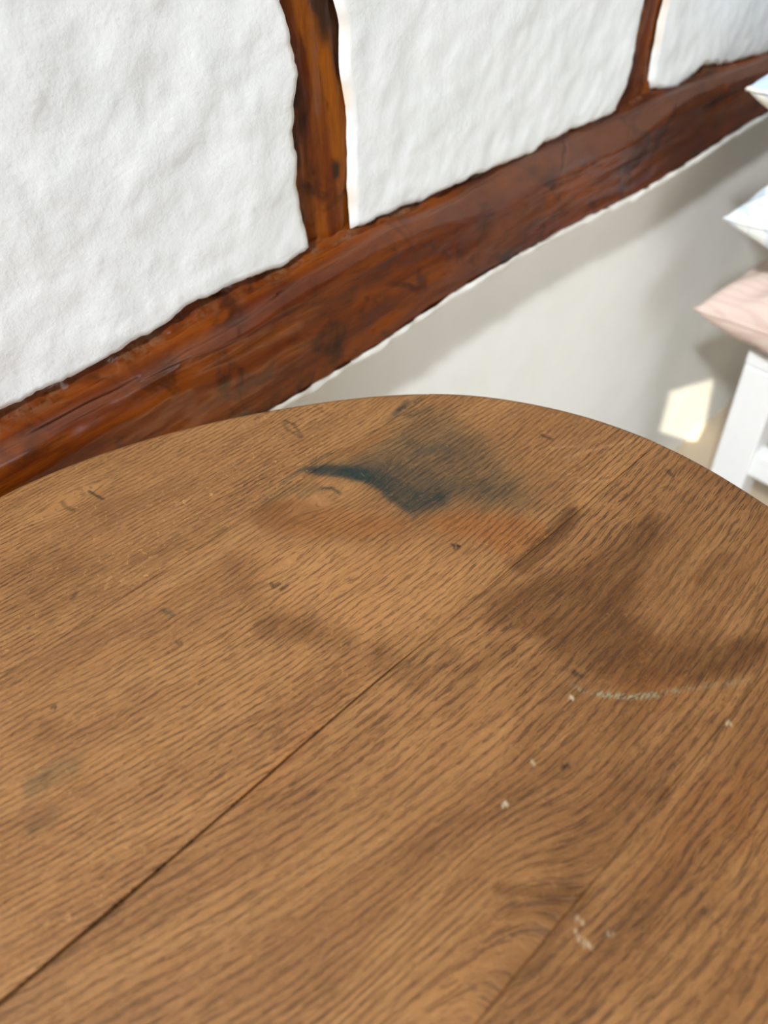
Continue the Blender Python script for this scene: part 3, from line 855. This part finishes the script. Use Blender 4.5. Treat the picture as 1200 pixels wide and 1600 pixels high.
SEEDS = {0: 3.1, 1: 5.7, 2: 1.3, 3: 2.2, 4: 4.9, 5: 6.4}
RINGS = {0: .0045, 1: .0044, 2: .0044, 3: .0034, 4: .0029}
FLECK = {0: .1, 1: .15, 2: .15, 3: .45, 4: 1.0}
PORE = {0: .9, 1: .9, 2: .95, 3: .8, 4: .95, 5: .9}
for bi in range(len(bounds) - 1):
    ya, yb = bounds[bi], bounds[bi + 1]
    first, last = bi == 0, bi == len(bounds) - 2
    st = .00125 if ya > -.11 else .004
    if last:
        n = int((yb - ya) / st * 1.3); t = np.sin(np.linspace(0, 1, n) * np.pi / 2); ys = ya + (yb - ya) * t
    elif first:
        n = int((yb - ya) / st * 1.3) + 12; t = 1 - np.sin(np.linspace(1, 0, n) * np.pi / 2); ys = ya + (yb - ya) * t
        ys = ya + (yb - ya) * (1 - np.cos(np.linspace(0, 1, n) * np.pi / 2))
    else:
        ys = np.linspace(ya, yb, int((yb - ya) / st))
    NX = 400 if st < .002 else 120
    us = np.linspace(0, 1, NX)
    K = 8
    rows = []
    arc = [(FIL * math.sin(a), -FIL * (1 - math.cos(a))) for a in np.linspace(0, math.pi / 2, 6)[1:]] + [(FIL, -TH + .004), (FIL - .003, -TH), (-.002, -TH)]
    Vt = []
    for ri, y in enumerate(ys):
        xl, xr = float(xl_f(y)), float(xr_f(y))
        x = xl + (xr - xl) * us
        yy = np.full(NX, y); zz_ = np.full(NX, TZ)
        nl = out_normal(xl, y); nr = out_normal(xr, y)
        if last and ri == len(ys) - 1: nl = nr = (0, 1)
        if first and ri == 0: nl = nr = (0, -1)
        L = [(xl + nl[0] * o, y + nl[1] * o, TZ + dz) for o, dz in arc][::-1]
        Rr = [(xr + nr[0] * o, y + nr[1] * o, TZ + dz) for o, dz in arc]
        rows.append(np.array(L + list(zip(x, yy, zz_)) + Rr))
    A = np.array(rows)                      # rows x cols x 3
    # joint gaps: rows on a joint step back
    def gap(x, side):
        isc = abs((ya if side < 0 else yb) - .152) < 1e-6
        g = crack_gap(x) if isc else np.full_like(x, .00005)
        wob = .0011 * fbm(x * 9, x * 0 + .2, 77, 3) if isc else 0 * x
        return g, wob
    if not first:
        g, wob = gap(A[0, :, 0], -1); A[0, :, 1] += g
        for r_ in range(0, min(30, len(ys))): A[r_, :, 1] += wob * (1 - r_ / 30)
    if not last:
        g, wob = gap(A[-1, :, 0], 1); A[-1, :, 1] -= g
        for r_ in range(0, min(30, len(ys))): A[-1 - r_, :, 1] += wob * (1 - r_ / 30)
    # slight wear: gentle hollows, joints a touch lower
    top = np.abs(A[:, :, 2] - TZ) < 1e-9
    dz = .0005 * fbm(A[:, :, 0] * 7, A[:, :, 1] * 14, 15 + bi, 3)
    A[:, :, 2] += np.where(A[:, :, 2] > TZ - .012, dz, 0)
    # rounded arrises along the joints, then straight sides
    pre, post = [], []
    if not first:
        a0 = A[0].copy(); a0[:, 2] -= .0009; A[0, :, 2] -= .00025 if abs(ya - .152) < 1e-6 else .00006
        b0 = A[0].copy(); b0[:, 2] = TZ - TH
        pre = [b0, a0]
    if not last:
        a1 = A[-1].copy(); a1[:, 2] -= .0009; A[-1, :, 2] -= .00025 if abs(yb - .152) < 1e-6 else .00006
        b1 = A[-1].copy(); b1[:, 2] = TZ - TH
        post = [a1, b1]
    A = np.concatenate([np.array(pre).reshape(len(pre), A.shape[1], 3), A, np.array(post).reshape(len(post), A.shape[1], 3)], 0)
    nr_, nc = A.shape[:2]
    Vv = A.reshape(-1, 3)
    F = gridf(nr_, nc).tolist()
    # underside
    for i in range(nr_ - 1):
        F.append([i * nc, (i + 1) * nc, (i + 1) * nc + nc - 1, i * nc + nc - 1])
    o = mesh_np('tabletop_board', Vv, F, M['oak'], table)
    o.name = 'board'
    X, Y = Vv[:, 0], Vv[:, 1]
    # grain coordinates
    wx = X.copy(); wy = Y.copy()
    r = ring_field(X, Y) + .0022 * fbm(X * 12, Y * 30, 300 + bi, 3) + .0006 * fbm(X * 60, Y * 90, 330 + bi, 2)
    for kx, ky, kr, ks in KNOTS:
        q = np.exp(-(((X - kx) / (kr * 1.9)) ** 2 + ((Y - ky) / kr) ** 2))
        r = r - ks * q * np.tanh((Y - ky) / (kr * .35))*1.0
    if abs(ya - .0275) < 1e-6:
        # cathedral figure: the rings run out towards +x
        d = .010 + np.clip(X + .02, 0, .3) * .17
        yc = .028
        rc = np.sqrt(np.maximum(0, (Y - yc)) ** 2 + d * d)
        w_ = 1 - sst(.045, .085, Y - 0 * X)
        w_ = w_ * (1 - sst(.09, .16, X))
        r = r * (1 - w_) + w_ * (rc * 1.15 + .01)
    s_ = X - .12 * (Y - .1) * np.clip(.25 - X, -1, 1)
    # along-grain coordinate roughly perpendicular to the rings
    s_ = s_ - .0 * X
    gv = np.stack([s_, r, np.full_like(X, SEEDS.get(bi, 1.))], -1).astype(np.float32)
    at = o.data.attributes.new('grain', 'FLOAT_VECTOR', 'POINT'); at.data.foreach_set('vector', gv.reshape(-1))
    set_attr(o, 'ring_width', RINGS[bi] * (1 + .15 * fbm(X * 2, Y * 14, 400 + bi, 2)) * 0 + RINGS[bi])
    fl = FLECK[bi] * (.6 + .6 * sst(-.2, .4, fbm(X * 9, Y * 14, 500 + bi, 3)))
    if last: fl = fl * (1 - .6 * sst(.20, .30, X))
    set_attr(o, 'fleck', np.clip(fl, 0, 1))
    set_attr(o, 'pore_amount', np.clip(PORE[bi] * (.75 + .5 * fbm(X * 11, Y * 30, 600 + bi, 3)), 0, 1))
    L_ = {k_: np.zeros(len(X)) for k_ in ('ink', 'umber', 'orange', 'pale', 'chalk', 'speck', 'black', 'scratch')}
    wxn = .0016 * fbm(X * 45, Y * 90, 700, 3); wyn = .0012 * fbm(X * 45 + 9, Y * 90, 720, 3)
    for kind, typ, pts, p, s in STAINS:
        if s <= 0: continue
        xs_ = [q_[0] for q_ in pts]; ys_ = [q_[1] for q_ in pts]; mg = .03
        sel = (X > min(xs_) - mg) & (X < max(xs_) + mg) & (Y > min(ys_) - mg) & (Y < max(ys_) + mg) & (Vv[:, 2] > TZ - .01)
        if not sel.any(): continue
        wf = 1.0 if kind in ('ink', 'umber', 'orange', 'pale') else 0.0
        if typ == 'p': mval = mask_poly(X[sel] + wf * wxn[sel], Y[sel] + wf * wyn[sel], pts, p)
        else: mval = mask_line(X[sel] + .5 * wf * wxn[sel], Y[sel] + .5 * wf * wyn[sel], pts, max(p[0], .0008), max(p[1], .0007))
        a = L_[kind]
        a[sel] = 1 - (1 - a[sel]) * (1 - np.clip(mval * s, 0, 1))
    # shade under the rounded rim, painted into the edge colour
    az = Vv[:, 2]
    L_['umber'] = 1 - (1 - L_['umber']) * (1 - .85 * sst(TZ - .0006, TZ - .004, az))
    L_['umber'] = 1 - (1 - L_['umber']) * (1 - (.13 if bi <= 2 else 0.0))  # near boards darkened in colour to offset the key lamp's falloff
    rim_d = np.hypot(X - TX, Y - TY)
    L_['black'] = np.maximum(L_['black'], sst(TZ - .0008, TZ - .0016, az) * (rim_d < .285))
    for k_, v_ in L_.items(): set_attr(o, k_, v_)
    o['label'] = ['near board', 'board', 'board with a curved grain figure', 'board with the blue-black ink stain', 'darker outer board along the wall'][bi]
for ch in table.children:
    if 'label' in ch and ch['label'] in ('board', 'near board'): del ch['label']

# pedestal below the top
lathe('apron', [(.02, .7185), (.215, .7185), (.215, .690), (.20, .682), (.02, .682)], 48, M['dark_oak'], table, (TX, TY))
lathe('pedestal', [(.055, .683), (.06, .66), (.035, .64), (.028, .60), (.045, .50), (.052, .42), (.030, .34), (.040, .31), (.055, .27), (.055, .17), (.035, .15)], 32, M['dark_oak'], table, (TX, TY))
for i in range(3):
    a = math.radians(200 + 120 * i)
    path = [(.03, .22, .026), (.09, .215, .024), (.15, .16, .022), (.20, .07, .020), (.245, .022, .022), (.27, .018, .020)]
    V = []; n = 10
    for (d, z, rr0) in path:
        for t in np.linspace(0, 2 * np.pi, n, endpoint=False):
            u = rr0 * math.cos(t) * .8; v = rr0 * math.sin(t)
            V.append((TX + d * math.cos(a) - u * math.sin(a), TY + d * math.sin(a) + u * math.cos(a), max(0, z + v)))
    F = [[i2 * n + j, i2 * n + (j + 1) % n, (i2 + 1) * n + (j + 1) % n, (i2 + 1) * n + j] for i2 in range(len(path) - 1) for j in range(n)]
    F += [list(range(n))[::-1], [(len(path) - 1) * n + j for j in range(n)]]
    mesh_np('foot', V, F, M['dark_oak'], table)

# ------------------------------------------------------------------ white stool
SX0, SX1, SY0, SY1, SZ = .933, 1.275, -.045, .312, .428
stool = bpy.data.objects.new('stool', None)
COL.objects.link(stool)
stool.location = ((SX0 + SX1) / 2, (SY0 + SY1) / 2, 0)
tag(stool, 'white painted square wooden stool carrying the pile of cushions', 'stool')
loc = Vector(stool.location)


def st_part(name, x0, x1, y0, y1, z0, z1, bev):
    return obj_bm(name, box_bm(x0 - loc.x, x1 - loc.x, y0 - loc.y, y1 - loc.y, z0, z1, bev), M['white_paint'], stool)


LW = .052
st_part('seat', SX0, SX1, SY0, SY1, SZ - .022, SZ, .003)
for (lx, ly) in ((SX0, SY1 - LW), (SX1 - LW, SY1 - LW), (SX0, SY0), (SX1 - LW, SY0)):
    bm = box_bm(lx - loc.x, lx + LW - loc.x, ly - loc.y, ly + LW - loc.y, 0, SZ - .001 - .0215, .003)
    sgx = 1 if lx == SX0 else -1; sgy = -1 if ly != SY0 else 1
    for v in bm.verts:
        t = 1 - v.co.z / SZ
        v.co.x += sgx * .010 * t; v.co.y += sgy * .010 * t
    obj_bm('leg', bm, M['white_paint'], stool)
RZ0, RZ1 = .225, .268
st_part('stretcher', SX0 + .014, SX0 + .040, SY0 + LW - .004, SY1 - LW + .004, RZ0, RZ1, .003)
st_part('stretcher', SX1 - .040, SX1 - .014, SY0 + LW - .004, SY1 - LW + .004, RZ0, RZ1, .003)
st_part('stretcher', SX0 + LW - .004, SX1 - LW + .004, (SY0 + SY1) / 2 - .013, (SY0 + SY1) / 2 + .013, RZ0 + .004, RZ1 - .004, .003)
for y0 in (SY0 + .012, SY1 - .034):
    st_part('apron', SX0 + LW - .004, SX1 - LW + .004, y0, y0 + .02, SZ - .075, SZ - .0225, .003)
for x0 in (SX0 + .012, SX1 - .034):
    st_part('apron', x0, x0 + .02, SY0 + LW - .004, SY1 - LW + .004, SZ - .075, SZ - .0225, .003)


# ------------------------------------------------------------------ cushions
def cushion(name, cx, cy, zc, a, T, rot, mat, label, seed, sag=0.0):
    n = 61
    u = np.sin(np.linspace(-1, 1, n) * np.pi / 2)
    U, Vv_ = np.meshgrid(u, u, indexing='ij')
    pin = .10
    X = a * U * (1 - pin * (1 - Vv_ ** 2)); Y = a * Vv_ * (1 - pin * (1 - U ** 2))
    h = T * 1.35 * (np.clip((1 - U ** 2), 0, 1) * np.clip((1 - Vv_ ** 2), 0, 1)) ** .42 + 1e-6
    h = 1 / ((1 / h) ** 4 + (1 / T) ** 4) ** .25
    wr = 1 + .06 * fbm(X * 14, Y * 14, seed, 3)
    ed = np.minimum(1 - np.abs(U), 1 - np.abs(Vv_))
    crease = .004 * np.sin(np.arctan2(Vv_, U) * 34 + 4 * fbm(U * 2, Vv_ * 2, seed + 5, 2)) * np.exp(-((ed - .10) / .12) ** 2) * np.clip(h / T * 3, 0, 1)
    top = np.stack([X, Y, h * wr + crease], -1); bot = np.stack([X, Y, -np.minimum(h * (2 - wr), T) + crease * .5], -1)
    bot[:, :, 2] = np.where(ed <= 1e-9, 0, bot[:, :, 2]); top[:, :, 2] = np.where(ed <= 1e-9, 0, top[:, :, 2])
    V = np.concatenate([top.reshape(-1, 3), bot.reshape(-1, 3)])
    F = gridf(n, n).tolist() + gridf(n, n, n * n, True).tolist()
    me = bpy.data.meshes.new(name); me.from_pydata(V.tolist(), [], F)
    bm = bmesh.new(); bm.from_mesh(me)
    bmesh.ops.remove_doubles(bm, verts=bm.verts[:], dist=1e-6)
    bmesh.ops.recalc_face_normals(bm, faces=bm.faces[:]); bm.to_mesh(me); bm.free()
    o = link(name, me, mat)
    zs_ = np.array([v.co.z for v in me.vertices])
    set_attr(o, 'upper', sst(-.002, .004, zs_))
    o.location = (cx, cy, zc); o.rotation_euler = (0, 0, rot)
    tag(o, label, 'cushion', 'cushions piled on the white stool')
    # piped seam round the edge
    ring = []
    m_ = 44
    for k in range(m_): ring.append((-1 + 2 * k / m_, -1))
    for k in range(m_): ring.append((1, -1 + 2 * k / m_))
    for k in range(m_): ring.append((1 - 2 * k / m_, 1))
    for k in range(m_): ring.append((-1, 1 - 2 * k / m_))
    pts = [(a * p * (1 - pin * (1 - q * q)), a * q * (1 - pin * (1 - p * p)), 0) for p, q in ring]
    V = []; q_ = 6; N_ = len(pts)
    for i in range(N_):
        p0 = Vector(pts[i - 1]); p1 = Vector(pts[(i + 1) % N_]); tn = (p1 - p0).normalized(); sd_ = Vector((tn.y, -tn.x, 0))
        for j in range(q_):
            t = 2 * math.pi * j / q_
            V.append(tuple(Vector(pts[i]) + sd_ * .0022 * math.cos(t) + Vector((0, 0, .0022 * math.sin(t)))))
    F = [[i * q_ + j, i * q_ + (j + 1) % q_, ((i + 1) % N_) * q_ + (j + 1) % q_, ((i + 1) % N_) * q_ + j] for i in range(N_) for j in range(q_)]
    mesh_np('seam', V, F, mat, o)
    return o


A_ = .205
cushion('cushion', .865 + A_, .370 - A_, .497, A_, .069, 0, M['pink'], 'pale pink striped cushion, the lowest of the pile on the white stool', 11)
cushion('cushion', .835 + A_, .356 - A_, .636, A_, .070, .02, M['blue_print'], 'white cushion with pale blue print, in the middle of the pile', 23)
cushion('cushion', .800 + A_, .352 - A_, .776, A_, .069, -.01, M['blue_top'], 'cream cushion with a plain light blue upper side, topmost of the pile', 37)
